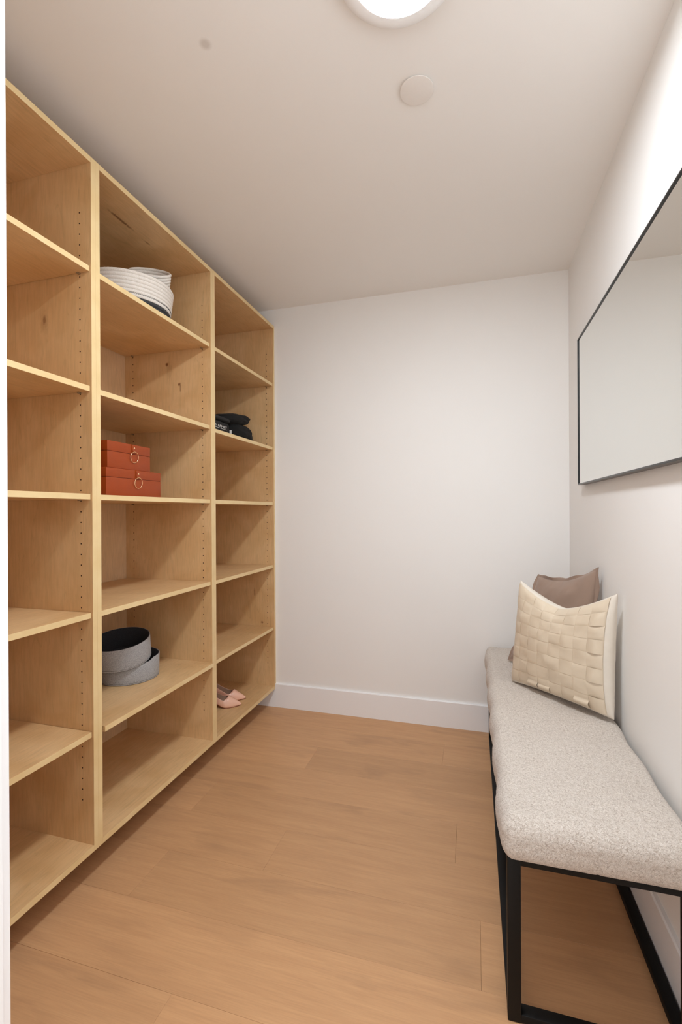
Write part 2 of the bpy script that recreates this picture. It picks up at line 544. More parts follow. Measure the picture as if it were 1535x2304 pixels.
def holes(y, facing, parent):
    """row of pin holes: raised dark discs on the panel face, hole shade put into their colour"""
    verts, faces = [], []
    n = 8
    for X in (-1.2185, -1.6065):
        for z in HOLE_Z:
            b = len(verts)
            for k in range(n):
                a = 2 * math.pi * k / n
                verts.append((X + 0.0027 * math.cos(a), y, z + 0.0027 * math.sin(a)))
            for k in range(n):
                a = 2 * math.pi * k / n
                verts.append((X + 0.0024 * math.cos(a), y + facing * 0.0002, z + 0.0024 * math.sin(a)))
            faces.append([b + n + k for k in range(n)])
            for k in range(n):
                k2 = (k + 1) % n
                faces.append([b + k, b + k2, b + n + k2, b + n + k])
    o = obj('pin_holes', verts, faces, M_HOLE, parent)
    o['kind'] = 'stuff'
    return o

pin_mesh = None
def shelf_pin(x, y, z, side, parent):
    """metal shelf support: peg in the hole with a little pad under the shelf; side = direction into the bay"""
    bm = bmesh.new()
    add_box(bm, (x - 0.004, min(y, y + side * 0.011), z - 0.0045), (x + 0.004, max(y, y + side * 0.011), z - 0.0003), 0.0008)
    return bm_obj('shelf_pin', bm, M_PIN, parent)

for u in range(3):
    ya, yb = UY[u], UY[u + 1]
    ia, ib = ya + T, yb - T
    root = thing('shelving_unit', (XS, (ya + yb) / 2, ZB), unit_labels[u], 'shelving', 'birch shelving units along the wall')
    for (p0, p1, face_y, d) in ((ya + 0.00005, ia, ia, 1), (ib, yb - 0.00005, ib, -1)):
        sd = box('side_panel', (XBACK, p0, ZB), (XS, p1, ZT), [KNOTTY[(u, 'far')] if d < 0 else M_VEN_Z, M_EDGE], root, 0.00025, matfn=front_edge)
        holes(face_y, d, sd)
    box('top_panel', (XBACK, ia + 0.0001, ZTB), (XS, ib - 0.0001, ZT), [KNOTTY.get((u, 'top'), M_VEN_Y), M_EDGE], root, 0.00025, matfn=front_edge)
    box('bottom_panel', (XBACK, ia + 0.0001, ZB), (XS, ib - 0.0001, ZBT), [M_VEN_Y, M_EDGE], root, 0.00025, matfn=front_edge)
    box('back_panel', (XL + 0.0005, ya + 0.0002, ZB), (XBACK, yb - 0.0002, ZT), M_VEN_X, root)
    for k, z in enumerate(shelf_z[u]):
        xf, g0, g1 = XS - 0.006, 0.0015, 0.0015
        if u == 1 and k == 4: xf, g0, g1 = XS + 0.009, 0.0028, 0.0003
        sh = box('shelf', (XBACK + 0.003, ia + g0, z - 0.018), (xf, ib - g1, z), [M_VEN_Y, M_EDGE, M_PLY], root, 0.0005, matfn=front_edge_end)
        for X in (-1.2185, -1.6065):
            shelf_pin(X, ia, z - 0.018, 1, sh)
            shelf_pin(X, ib, z - 0.018, -1, sh)

# ------------------------------------------------------------------ mirror on the right wall
MX, MY1, MY0, MZ0, MZ1 = 0.4505, 2.2824, 1.02, 1.3082, 1.9591
mr = thing('wall_mirror', (XR, (MY0 + MY1) / 2, MZ0), 'large rectangular mirror with thin dark metal frame on the wall', 'mirror')
FW = 0.006
bm = bmesh.new()
outer = [(MY0, MZ0), (MY1, MZ0), (MY1, MZ1), (MY0, MZ1)]
inner = [(MY0 + FW, MZ0 + FW), (MY1 - FW, MZ0 + FW), (MY1 - FW, MZ1 - FW), (MY0 + FW, MZ1 - FW)]
xb = XR - 0.0006
fo = [bm.verts.new((MX, y, z)) for y, z in outer]; fi = [bm.verts.new((MX, y, z)) for y, z in inner]
bo = [bm.verts.new((xb, y, z)) for y, z in outer]; bi = [bm.verts.new((xb, y, z)) for y, z in inner]
for i in range(4):
    j = (i + 1) % 4
    bm.faces.new((fo[i], fo[j], fi[j], fi[i])); bm.faces.new((fo[i], bo[i], bo[j], fo[j]))
    bm.faces.new((fi[i], fi[j], bi[j], bi[i])); bm.faces.new((bo[i], bi[i], bi[j], bo[j]))
bmesh.ops.bevel(bm, geom=[e for e in bm.edges if all(abs(v.co.x - MX) < 1e-6 for v in e.verts)], offset=0.0008, segments=1, affect='EDGES')
bm_obj('frame', bm, M_FRAME, mr)
box('mirror_glass', (MX + 0.004, MY0 + FW - 0.001, MZ0 + FW - 0.001), (MX + 0.009, MY1 - FW + 0.001, MZ1 - FW + 0.001), M_MIRROR, mr)

# ------------------------------------------------------------------ bench
BX0, BX1, BY0, BY1, TB = 0.0725, 0.4615, 1.147, 2.545, 0.030
BZ = 0.395
bench = thing('upholstered_bench', ((BX0 + BX1) / 2, (BY0 + BY1) / 2, 0), 'long bench with oatmeal boucle seat on black metal frame', 'bench')
for x in (BX0, BX1 - TB):
    for y in (BY0, BY1 - TB):
        box('leg', (x, y, 0.0), (x + TB, y + TB, BZ), M_BLACK, bench, 0.002, 2)
for z0, z1 in ((0.0005, 0.0205), (BZ - 0.028, BZ - 0.0005)):
    for x in (BX0, BX1 - TB):
        box('long_rail', (x + 0.0005, BY0 + TB - 0.001, z0), (x + TB - 0.0005, BY1 - TB + 0.001, z1), M_BLACK, bench, 0.002, 2)
    for y in (BY0, BY1 - TB):
        box('end_rail', (BX0 + TB - 0.001, y + 0.0005, z0), (BX1 - TB + 0.001, y + TB - 0.0005, z1), M_BLACK, bench, 0.002, 2)

def grid_box(nx, ny, nz):
    """surface grid of the unit cube [-1,1]^3, shared verts"""
    idx, verts, faces = {}, [], []
    def vid(i, j, k):
        key = (i, j, k)
        if key not in idx:
            idx[key] = len(verts); verts.append((2 * i / nx - 1, 2 * j / ny - 1, 2 * k / nz - 1))
        return idx[key]
    for i in range(nx):
        for j in range(ny):
            faces.append([vid(i, j, nz), vid(i + 1, j, nz), vid(i + 1, j + 1, nz), vid(i, j + 1, nz)])
            faces.append([vid(i, j, 0), vid(i, j + 1, 0), vid(i + 1, j + 1, 0), vid(i + 1, j, 0)])
    for i in range(nx):
        for k in range(nz):
            faces.append([vid(i, 0, k), vid(i + 1, 0, k), vid(i + 1, 0, k + 1), vid(i, 0, k + 1)])
            faces.append([vid(i, ny, k), vid(i, ny, k + 1), vid(i + 1, ny, k + 1), vid(i + 1, ny, k)])
    for j in range(ny):
        for k in range(nz):
            faces.append([vid(0, j, k), vid(0, j, k + 1), vid(0, j + 1, k + 1), vid(0, j + 1, k)])
            faces.append([vid(nx, j, k), vid(nx, j + 1, k), vid(nx, j + 1, k + 1), vid(nx, j, k + 1)])
    return np.array(verts), faces

def rounded(v, half, r):
    """round a unit-cube grid into a rounded box of half sizes and corner radius r"""
    p = v * half
    inn = np.clip(p, -(half - r), half - r)
    d = p - inn
    L = np.linalg.norm(d / r, axis=1, keepdims=True)
    mx = np.max(np.abs(d / r), axis=1, keepdims=True)
    scale = np.where(L > 1e-9, mx / np.maximum(L, 1e-9), 1.0)
    return inn + d * scale

SX0, SX1, SY0, SY1, SZ0, SZ1 = 0.056, 0.4690, 1.124, 2.572, 0.379, 0.481
def seat_extra(x, y):
    """height of the seat surface above SZ1 at a world point"""
    u = (x - (SX0 + SX1) / 2) / ((SX1 - SX0) / 2); w = (y - (SY0 + SY1) / 2) / ((SY1 - SY0) / 2)
    crown = 0.013 * max(0, 1 - u * u) ** 0.7 * max(0, 1 - w ** 8)
    tuft = 0.0
    for ty in (1.37, 1.61, 1.85, 2.09, 2.33):
        for tx in (0.19, 0.335):
            d2 = ((x - tx) / 0.05) ** 2 + ((y - ty) / 0.05) ** 2
            tuft -= 0.004 * math.exp(-d2)
    seam = -0.0016 * math.exp(-((x - 0.263) / 0.004) ** 2)
    lump = 0.005 * (noise.noise(Vector((x * 7, y * 7, 3.1))))
    return crown + tuft + seam + lump
gv, gf = grid_box(104, 360, 24)
half = np.array([(SX1 - SX0) / 2, (SY1 - SY0) / 2, (SZ1 - SZ0) / 2])
pv = rounded(gv, half, np.array([0.030, 0.036, 0.040]))
ctr = np.array([(SX0 + SX1) / 2, (SY0 + SY1) / 2, (SZ0 + SZ1) / 2])
wv = pv + ctr
for i in range(len(wv)):
    x, y, z = wv[i]
    topw = min(1, max(0, (z - SZ0 - 0.02) / (SZ1 - SZ0 - 0.02)))
    if topw > 0:
        wv[i, 2] += topw * seat_extra(x, y)
    # sides: quilted bulges
    sidew = 1 - abs(2 * (z - SZ0) / (SZ1 - SZ0) - 1)
    su = gv[i, 0]
    bul = 0.0045 * math.cos((y - 1.25) * 2 * math.pi / 0.24) + 0.004 * noise.noise(Vector((su * 2, y * 5, 1.7)))
    if abs(su) > 0.8:
        wv[i, 0] += math.copysign(1, su) * bul * (0.35 + 0.65 * sidew) * min(1, (abs(su) - 0.8) / 0.15)
    if gv[i, 1] < -0.97:
        wv[i, 1] += 0.004 * noise.noise(Vector((x * 9, 2.2, z * 9)))
        wv[i, 1] += 0.0022 * math.exp(-((x - 0.263) / 0.004) ** 2)
    # curly boucle pile in the real surface
    if gv[i, 2] > -0.99:
        q = Vector((x * 170, y * 170, z * 170))
        d = 0.0013 * noise.noise(q)
        cx = wv[i] - ctr
        n_ = np.array([cx[0] / half[0] if abs(su) > 0.9 else 0, cx[1] / half[1] if abs(gv[i, 1]) > 0.97 else 0, 1.0 if gv[i, 2] > 0.5 else 0.2])
        wv[i] += d * n_ / np.linalg.norm(n_)
wv[:, 0] = np.minimum(wv[:, 0], XR - 0.003)
over = (wv[:, 0] > BX0 - 0.002) & (wv[:, 0] < BX1 + 0.002) & (wv[:, 1] > BY0 - 0.002) & (wv[:, 1] < BY1 + 0.002) & (wv[:, 2] < BZ + 0.0003)
wv[:, 2] = np.where(over, BZ + 0.0003, wv[:, 2])
obj('seat_cushion', wv, gf, M_BOUCLE, bench, smooth=True)
def seat_z(x, y): return SZ1 + seat_extra(x, y)

# ------------------------------------------------------------------ pillows
def pillow_fn(corners, n, thick_f, thick_b, pinch, dip, wr_amp, wr_seed, expo=0.42):
    """returns P(u, v, side, lift): corners = BL, BR, TR, TL; u right, v up in [-1,1]"""
    BL, BR, TR, TL = [Vector(q) for q in corners]
    n = Vector(n).normalized()
    def P(u, v, side, lift=0.0):
        uu = u * (1 - pinch * (1 - v * v)); vv = v * (1 - pinch * (1 - u * u))
        a, b = (uu + 1) / 2, (vv + 1) / 2
        p = BL.lerp(BR, a).lerp(TL.lerp(TR, a), b)
        t = max(0.0, 1 - u * u) ** expo * max(0.0, 1 - v * v) ** expo
        th = thick_f if side > 0 else thick_b
        if v > -0.2:
            k = ((v + 0.2) / 1.2) ** 2
            p = p - Vector((0, 0, dip * k * (1 - abs(u) ** 1.4)))
            if side > 0: t *= 1 - 0.30 * k * math.exp(-(u / 0.30) ** 2)
        w = wr_amp * noise.noise(Vector((u * 2.6 + wr_seed, v * 2.6, wr_seed * 1.7))) * (1 - u * u * v * v)
        w += 0.4 * wr_amp * noise.noise(Vector((u * 7 + wr_seed, v * 7, 4.0)))
        return p + n * side * (t * th + lift + w * min(1, t * 2))
    return P

def pillow_body(name, P, mats, parent, N=44):
    vals = [math.sin(math.pi / 2 * (2 * i / N - 1)) for i in range(N + 1)]
    verts, faces = [], []
    for side in (1, -1):
        for i in range(N + 1):
            for j in range(N + 1):
                verts.append(P(vals[i], vals[j], side)[:])
    W = N + 1
    for sd in range(2):
        o = sd * W * W
        for i in range(N):
            for j in range(N):
                q = [o + i * W + j, o + (i + 1) * W + j, o + (i + 1) * W + j + 1, o + i * W + j + 1]
                faces.append(q if sd == 0 else q[::-1])
    bm = bmesh.new()
    bv = [bm.verts.new(p) for p in verts]
    for f in faces: bm.faces.new([bv[i] for i in f])
    bmesh.ops.remove_doubles(bm, verts=bm.verts[:], dist=2e-5)
    return bm_obj(name, bm, mats, parent, smooth=True)

# woven cream pillow
cpl = [(0.150, 2.025, 0.494), (0.4445, 1.715, 0.502), (0.456, 1.712, 0.921), (0.186, 2.035, 0.909)]
n_c = Vector((-0.727, -0.687, 0.10))
base = (Vector(cpl[0]) + Vector(cpl[1])) / 2
wp = thing('woven_pillow', (base.x, base.y, 0.493), 'cream pillow woven from wide leather strips, standing on the bench', 'pillow')
Pc = pillow_fn(cpl, n_c, 0.060, 0.075, 0.045, 0.072, 0.006, 2.3)
pillow_body('pillow_body', Pc, M_CANVAS, wp)
NC = NR = 8
U0, U1, V0, V1 = -0.975, 0.925, -0.955, 0.965
def strip(kind, idx):
    """one leather strip of the weave; goes over and under its crossings"""
    L = 72; Wd = 5
    n_cells = NR if kind == 'v' else NC
    verts, faces = [], []
    th = 0.0011
    for layer in (1, 0):
        for i in range(L + 1):
            s_ = i / L
            cell = s_ * n_cells
            # crossing height: cosine through the centres of the cells
            k = min(n_cells - 1, int(cell)); fr = cell - k
            over = 1 if (k + idx + (0 if kind == 'v' else 1)) % 2 == 0 else -1
            prof = math.sin(math.pi * fr) ** 0.45
            h = 0.0030 + over * 0.0019 * prof
            for j in range(Wd + 1):
                q = (j / Wd - 0.5) * 0.985
                if kind == 'v':
                    u = U0 + (U1 - U0) * ((idx + 0.5 + q) / NC); v = V0 + (V1 - V0) * s_
                else:
                    v = V0 + (V1 - V0) * ((idx + 0.5 + q) / NR); u = U0 + (U1 - U0) * s_
                edge_puff = 0.0
                if kind == 'v' and s_ < 0.07 and idx in (2, 3, 6): edge_puff = 0.010 * math.sin(math.pi * s_ / 0.07)
                if kind == 'h' and s_ > 0.88 and over > 0: edge_puff = 0.005 * math.sin(math.pi * fr)
                cup = 0.0004 * (1 - (2 * q) ** 2)
                verts.append(Pc(u, v, 1, h + cup + edge_puff - (0 if layer else th))[:])
    W_ = Wd + 1; S = (L + 1) * W_
    for i in range(L):
        for j in range(Wd):
            a = i * W_ + j
            faces.append([a, a + 1, a + W_ + 1, a + W_]); faces.append([S + a, S + a + W_, S + a + W_ + 1, S + a + 1])
        for j in (0, Wd):
            a = i * W_ + j
            faces.append([a, a + W_, S + a + W_, S + a])
    for i in (0, L):
        for j in range(Wd):
            a = i * W_ + j
            faces.append([a, a + 1, S + a + 1, S + a])
    bm = bmesh.new()
    bv = [bm.verts.new(p) for p in verts]
    for f in faces: bm.faces.new([bv[i] for i in f])
    bm_obj('upright_strip' if kind == 'v' else 'cross_strip', bm, M_CREAM, wp, smooth=True, autosmooth=55)
for k in range(NC): strip('v', k)
for k in range(NR): strip('h', k)

# taupe pillow behind it
tpl = [(0.160, 2.290, 0.505), (0.448, 1.985, 0.512), (0.455, 1.970, 0.968), (0.292, 2.318, 0.890)]
base = (Vector(tpl[0]) + Vector(tpl[1])) / 2
tp = thing('velvet_pillow', (base.x, base.y, 0.493), 'plain taupe velvet pillow with flanged edge behind the woven pillow', 'pillow')
Pt = pillow_fn(tpl, Vector((-0.74, -0.66, 0.2)), 0.060, 0.05, 0.075, 0.018, 0.009, 5.1, 0.46)
pillow_body('pillow_body', Pt, M_TAUPE, tp, 40)
# flange: flat welt all round the seam
ring = [(-1 + 2 * i / 30, -1) for i in range(30)] + [(1, -1 + 2 * i / 30) for i in range(30)] + [(1 - 2 * i / 30, 1) for i in range(30)] + [(-1, 1 - 2 * i / 30) for i in range(30)]
mid = Pt(0, 0, 1, 0).lerp(Pt(0, 0, -1, 0), 0.5)
verts, faces = [], []
nt = Vector((-0.74, -0.66, 0.2)).normalized()
for i, (u, v) in enumerate(ring):
    p = Pt(u, v, 1, 0)
    out = (p - mid); out -= nt * out.dot(nt); out.normalize()
    wv_ = nt * 0.006 * math.sin(i * 0.55) + out * 0.002 * math.sin(i * 0.83)
    q = p + out * 0.013 + wv_
    for (d, e) in ((-0.004, 0.0022), (0.010, 0.0016), (0.013, 0.0024), (0.0145, 0.0)):
        verts.append((p + out * d + wv_ * max(0, d) / 0.013 + nt * e)[:])
    for (d, e) in ((0.013, -0.0024), (0.010, -0.0016), (-0.004, -0.0022)):
        verts.append((p + out * d + wv_ * max(0, d) / 0.013 + nt * e)[:])
n = len(ring)
for i in range(n):
    j = (i + 1) % n
    for k in range(7):
        k2 = (k + 1) % 7
        faces.append([i * 7 + k, j * 7 + k, j * 7 + k2, i * 7 + k2])
bm = bmesh.new()
bv = [bm.verts.new(p) for p in verts]
for f in faces: bm.faces.new([bv[i] for i in f])
bm_obj('flange', bm, M_TAUPE, tp, smooth=True, autosmooth=60)

# ------------------------------------------------------------------ orange boxes
def keepsake_box(y0, y1, x0, x1, z0, z1, lid, label, ring_y):
    r = thing('keepsake_box', ((x0 + x1) / 2, (y0 + y1) / 2, z0), label, 'box', 'stacked orange leather boxes')
    zl = z1 - lid
    box('box_body', (x0, y0, z0), (x1, y1, zl - 0.0012), M_ORANGE, r, 0.0015, 2)
    box('lid_gap', (x0 + 0.0015, y0 + 0.0015, zl - 0.0014), (x1 - 0.0015, y1 - 0.0015, zl + 0.0004), M_ORANGE_D, r)
    box('lid', (x0, y0, zl), (x1, y1, z1), M_ORANGE, r, 0.0015, 2)
    # leather tab folded over the lid edge, gold stud and ring
    yc = ring_y
    prof = [(x1 - 0.022, z1 + 0.0012), (x1 - 0.004, z1 + 0.0014), (x1 + 0.002, z1 - 0.001), (x1 + 0.004, z1 - 0.006), (x1 + 0.0045, z1 - 0.022), (x1 + 0.005, z1 - 0.030)]
    verts, faces = [], []
    hw = 0.0085; th = 0.0022
    for i, (x, z) in enumerate(prof):
        a = prof[max(0, i - 1)]; b = prof[min(len(prof) - 1, i + 1)]
        t = Vector((b[0] - a[0], b[1] - a[1])).normalized(); nn = Vector((-t.y, t.x))
        if nn.x + nn.y < 0: nn = -nn
        for (yy, k) in ((-hw, 0), (hw, 0), (hw, 1), (-hw, 1)):
            verts.append((x - nn.x * th * k, yc + yy, z - nn.y * th * k))
    for i in range(len(prof) - 1):
        for k in range(4):
            k2 = (k + 1) % 4
            faces.append([i * 4 + k, i * 4 + k2, i * 4 + 4 + k2, i * 4 + 4 + k])
    faces.append([3, 2, 1, 0]); e = (len(prof) - 1) * 4; faces.append([e, e + 1, e + 2, e + 3])
    bm = bmesh.new(); bv = [bm.verts.new(p) for p in verts]
    for f in faces: bm.faces.new([bv[i] for i in f])
    tab = bm_obj('pull_tab', bm, M_ORANGE, r, autosmooth=40, smooth=True)
    rot = Matrix.Rotation(math.radians(90), 3, 'Y')
    lathe('stud', [(0.0, 0.0028), (0.002, 0.0026), (0.0036, 0.0014), (0.004, 0.0)], (x1 + 0.0046, yc, z1 - 0.014), M_GOLD, tab, 16, rot)
    R = 0.0205; zc = z1 - 0.030 - R + 0.002
    pts = [(x1 + 0.0055 + 0.002 * math.sin(a), yc + R * math.cos(a), zc + R * math.sin(a)) for a in [2 * math.pi * k / 40 for k in range(40)]]
    tag(tube('pull_ring', pts, 0.0014, M_GOLD, r, 8, True), 'thin gold ring')
    return r
SH23 = 1.2548
keepsake_box(1.327, 1.621, -1.44, -1.234, SH23 + 0.0003, SH23 + 0.101, 0.033, 'wider orange leather box with gold ring, lower of the stacked two', 1.484)
keepsake_box(1.340, 1.565, -1.42, -1.240, SH23 + 0.1018, SH23 + 0.198, 0.036, 'smaller orange leather box with gold ring, on top of another box', 1.470)

# ------------------------------------------------------------------ rope baskets
def rope_basket(center, r0, r1, h, coils, label, mat=None, dark=0):
    """coiled rope basket; the lowest `dark` coils and the bottom are charcoal"""
    center = Vector(center)
    r = thing('rope_basket', center, label, 'basket', 'nested white rope baskets')
    rw = h / coils / 2
    def radius(k): return r0 + (r1 - r0) * (max(0, k) / (coils - 1)) ** 0.8
    def coil_wall(name, k0, k1, mt):
        prof_o, prof_i = [], []
        for k in range(k0, k1):
            zc = rw + 2 * rw * k
            for a in (-75, -38, 0, 38, 75):
                t = math.radians(a)
                prof_o.append((radius(k) + rw * 0.8 * math.cos(t), zc + rw * math.sin(t)))
                prof_i.append((radius(k) - rw * 0.8 * math.cos(t), zc + rw * math.sin(t)))
        prof = prof_o + [(radius(k1 - 1), 2 * rw * k1 + 0.0002)] + prof_i[::-1]
        ns = 160
        n = len(prof); verts, faces = [], []
        for k in range(ns):
            a = 2 * math.pi * k / ns
            for (rr, z) in prof:
                rip = 0.0005 * math.sin(a * 78 + int(z / (2 * rw)) * 1.3)
                p = Vector(((rr + rip) * math.cos(a), (rr + rip) * math.sin(a), z))
                if mat is not None: p = mat @ p
                verts.append((p + center)[:])
        for k in range(ns):
            k2 = (k + 1) % ns
            for i in range(n - 1):
                faces.append([k * n + i, k2 * n + i, k2 * n + i + 1, k * n + i + 1])
        return obj(name, verts, faces, mt, r, smooth=True)
    coil_wall('coiled_wall', dark, coils, M_ROPE)
    if dark: tag(coil_wall('charcoal_band', 0, dark, M_DKBASE), 'charcoal rope coils at the foot')
    bprof = [(0.0, 0.0)]
    for k in range(int((r0 - 0.004) / (2 * rw))):
        bprof += [(rw * 2 * k + rw * 0.4, 0.0006), (rw * 2 * k + rw, 0.0), (rw * 2 * k + rw * 1.7, 0.0006)]
    bprof += [(r0 + rw * 0.3, 0.0004), (r0 + rw * 0.5, rw * 0.6), (r0, rw * 1.2), (0.0, rw * 1.2)]
    lathe('coiled_base', bprof, center, M_DKBASE if dark else M_ROPE, r, 64, mat)
    if dark:
        pts = []
        nz = 260
        zs = 2 * rw * (dark + 1)
        for k in range(nz):
            a = 2 * math.pi * k / nz
            up = k % 2
            rr = radius(dark + 0.5) + rw * 0.62
            p = Vector((rr * math.cos(a), rr * math.sin(a), zs + (rw * 0.5 if up else -rw * 0.5)))
            if mat is not None: p = mat @ p
            pts.append((p + center)[:])
        tube('zigzag_stitching', pts, 0.0008, M_THREAD, r, 4, True)
    return r
SH21 = 1.9832
rope_basket((-1.370, 1.597, SH21 + 0.0003), 0.155, 0.173, 0.136, 10, 'white rope basket with charcoal base, lower one standing flat on shelf', None, 3)
cen = Vector((-1.289, 1.632, 2.199)); nrm = Vector((0.38, -0.58, 1.0)).normalized()
rotB = Vector((0, 0, 1)).rotation_difference(nrm).to_matrix()
HB = 0.116
rope_basket(cen - nrm * HB, 0.060, 0.079, HB, 10, 'smaller white rope basket tipped inside the larger one on top shelf', rotB)

# ------------------------------------------------------------------ felt bins
def felt_bin(center, r0, r1, h, label, mat=None):
    center = Vector(center)
    r = thing('felt_bin', center, label, 'bin', 'grey felt bins')
    w = 0.004
    lathe('felt_wall', [(r0 - w, 0.004), (r0 - 0.0015, 0.0008), (r0, 0.0035), (r1, h - 0.0008), (r1 - 0.0008, h), (r1 - 0.0022, h), (r1 - 0.0022, h - 0.001)], center, M_FELT, r, 96, mat)
    lathe('lining', [(r1 - 0.0022, h - 0.0004), (r1 - w, h - 0.0006), (r0 - w, 0.006), (0.0, 0.006), (0.0, 0.003), (r0 - w, 0.003), (r0 - 0.0022, 0.004)], center, M_FELTIN, r, 96, mat, closed=True)
    lathe('base_welt', [(0.0, 0.0), (r0 - 0.003, 0.0), (r0 - 0.001, 0.0006), (r0 - 0.002, 0.0032), (0.0, 0.0032)], center, M_FELTIN, r, 96, mat)
    # stitched seam line near the bottom
    pts = []
    for k in range(96):
        a = 2 * math.pi * k / 96
        rr = r0 + (r1 - r0) * 0.07 + 0.0002
        p = Vector((rr * math.cos(a), rr * math.sin(a), 0.0075))
        if mat is not None: p = mat @ p
        pts.append((p + center)[:])
    tube('stitch_line', pts, 0.0006, M_STITCH, r, 4, True)
    return r
SH25 = 0.4945
lower_bin = felt_bin((-1.420, 1.652, SH25 + 0.0003), 0.119, 0.121, 0.092, 'round grey felt bin, lower one standing flat on plywood shelf')
rotF = Matrix.Rotation(math.radians(9), 3, Vector((0.76, 0.65, 0.0))) @ Matrix.Rotation(math.radians(5), 3, Vector((0.65, -0.76, 0.0)))
felt_bin((-1.420, 1.612, SH25 + 0.084), 0.113, 0.116, 0.094, 'round grey felt bin tilted on top of another, showing dark lining', rotF)

# the soft rim of the lower bin is pressed down where the upper one rests on it
nF = rotF @ Vector((0, 0, 1)); cF = Vector((-1.420, 1.612, SH25 + 0.084))
for ch in lower_bin.children:
    for v in ch.data.vertices:
        w = v.co + lower_bin.location
        dx, dy = w.x - cF.x, w.y - cF.y
        zp = cF.z - (nF.x * dx + nF.y * dy) / nF.z - 0.0012
        k = min(1.0, max(0.0, (0.128 - math.hypot(dx, dy)) / 0.008))
        if w.z > zp: v.co.z -= k * (w.z - zp)

# ------------------------------------------------------------------ black cloth items on the right-hand unit
SH32 = 1.5926
def soft_box(name, lo, hi, r, mats, parent, wr=0.003, seed=0.0, N=26):
    v, f = grid_box(N, N, 14)
    lo, hi = np.array(lo), np.array(hi)
    half = (hi - lo) / 2
    p = rounded(v, half, np.array(r, float)) + (lo + hi) / 2
    for i in range(len(p)):
        q = Vector(p[i] * 16) + Vector((seed, seed, seed))
        nz = noise.noise_vector(q)
        k = 0.2 if v[i, 2] < -0.95 else 1.0
        p[i] += np.array(nz) * wr * np.array([1, 1, k])
    p[:, 2] = np.maximum(p[:, 2], lo[2])
    return obj(name, p, f, mats, parent, smooth=True)

pouch = thing('fabric_pouch', (-1.31, 2.08, SH32), 'black fabric pouch with white printed lettering, beside the black hat', 'pouch')
PX1 = -1.228
soft_box('pouch_body', (-1.40, 1.985, SH32 + 0.0004), (PX1, 2.192, SH32 + 0.068), (0.03, 0.04, 0.012), M_BLKFAB2, pouch, 0.0015, 1.0)
soft_box('pouch_lid', (-1.403, 1.983, SH32 + 0.0675), (PX1 + 0.003, 2.196, SH32 + 0.093), (0.03, 0.04, 0.010), M_BLKFAB2, pouch, 0.0018, 4.0)
txt = bpy.data.curves.new('lettering_source', 'FONT')
txt.body = 'RM FAMILY'; txt.size = 0.0182; txt.space_character = 0.98
to = bpy.data.objects.new('lettering_source', txt); COL.objects.link(to)
bpy.context.view_layer.update()
tm = bpy.data.meshes.new_from_object(to.evaluated_get(bpy.context.evaluated_depsgraph_get()))
bpy.data.objects.remove(to); bpy.data.curves.remove(txt)
tv = np.zeros(len(tm.vertices) * 3); tm.vertices.foreach_get('co', tv); tv = tv.reshape(-1, 3)
tf = [list(p.vertices) for p in tm.polygons]
wid = tv[:, 0].max()
TEXT_Y1, TEXT_Y0 = 2.138, 2.008
lv = np.zeros_like(tv)
lv[:, 0] = PX1 + 0.0030
lv[:, 1] = TEXT_Y0 + tv[:, 0] / wid * (TEXT_Y1 - TEXT_Y0)
lv[:, 2] = SH32 + 0.031 + tv[:, 1]
bpy.data.meshes.remove(tm)
def bend(y):   # follow the rounded corner of the pouch
    return 0.0
obj('printed_lettering', lv, tf, M_PRINT, pouch)
box('printed_underline', (PX1 + 0.0024, 2.0, SH32 + 0.0258), (PX1 + 0.0030, 2.137, SH32 + 0.0272), M_PRINT, pouch)
tag(box('paper_tag', (-1.242, 2.1955, SH32 + 0.012), (-1.230, 2.1967, SH32 + 0.038), M_PRINT, pouch, 0.0003), 'small pale tag')

hat = thing('folded_hat', (-1.31, 2.33, SH32), 'crumpled black fabric hat with folded brim, right of the pouch', 'hat')
def blob(name, center, rad, rot, mats, parent, wr, seed, flat=None, expo=2.6, N=40):
    verts, faces = [], []
    for i in range(N + 1):
        th = math.pi * i / N
        for k in range(2 * N):
            ph = math.pi * k / N
            d = Vector((math.sin(th) * math.cos(ph), math.sin(th) * math.sin(ph), math.cos(th)))
            L = (abs(d.x) ** expo + abs(d.y) ** expo + abs(d.z) ** expo) ** (-1 / expo)
            p = Vector((d.x * L * rad[0], d.y * L * rad[1], d.z * L * rad[2]))
            nn = noise.noise(d * 2.3 + Vector((seed, 0, 0))) + 0.5 * noise.noise(d * 5.0 + Vector((0, seed, 0)))
            p = p * (1 + wr * nn)
            p = rot @ p + Vector(center)
            if flat is not None: p.z = max(p.z, flat)
            verts.append(p[:])
    W = 2 * N
    for i in range(N):
        for k in range(W):
            k2 = (k + 1) % W
            faces.append([i * W + k, (i + 1) * W + k, (i + 1) * W + k2, i * W + k2])
    bm = bmesh.new(); bv = [bm.verts.new(p) for p in verts]
    for f in faces: bm.faces.new([bv[i] for i in f])
    bmesh.ops.remove_doubles(bm, verts=bm.verts[:], dist=1e-6)
    return bm_obj(name, bm, mats, parent, smooth=True)
I3 = Matrix.Identity(3)
blob('crown', (-1.325, 2.392, SH32 + 0.045), (0.085, 0.136, 0.064), I3, M_BLKFAB, hat, 0.06, 1.3, SH32 + 0.0004, 2.6)
blob('folded_brim', (-1.325, 2.345, SH32 + 0.124), (0.088, 0.150, 0.034), Matrix.Rotation(math.radians(8), 3, 'X'), M_BLKFAB, hat, 0.08, 6.2, None, 2.5)

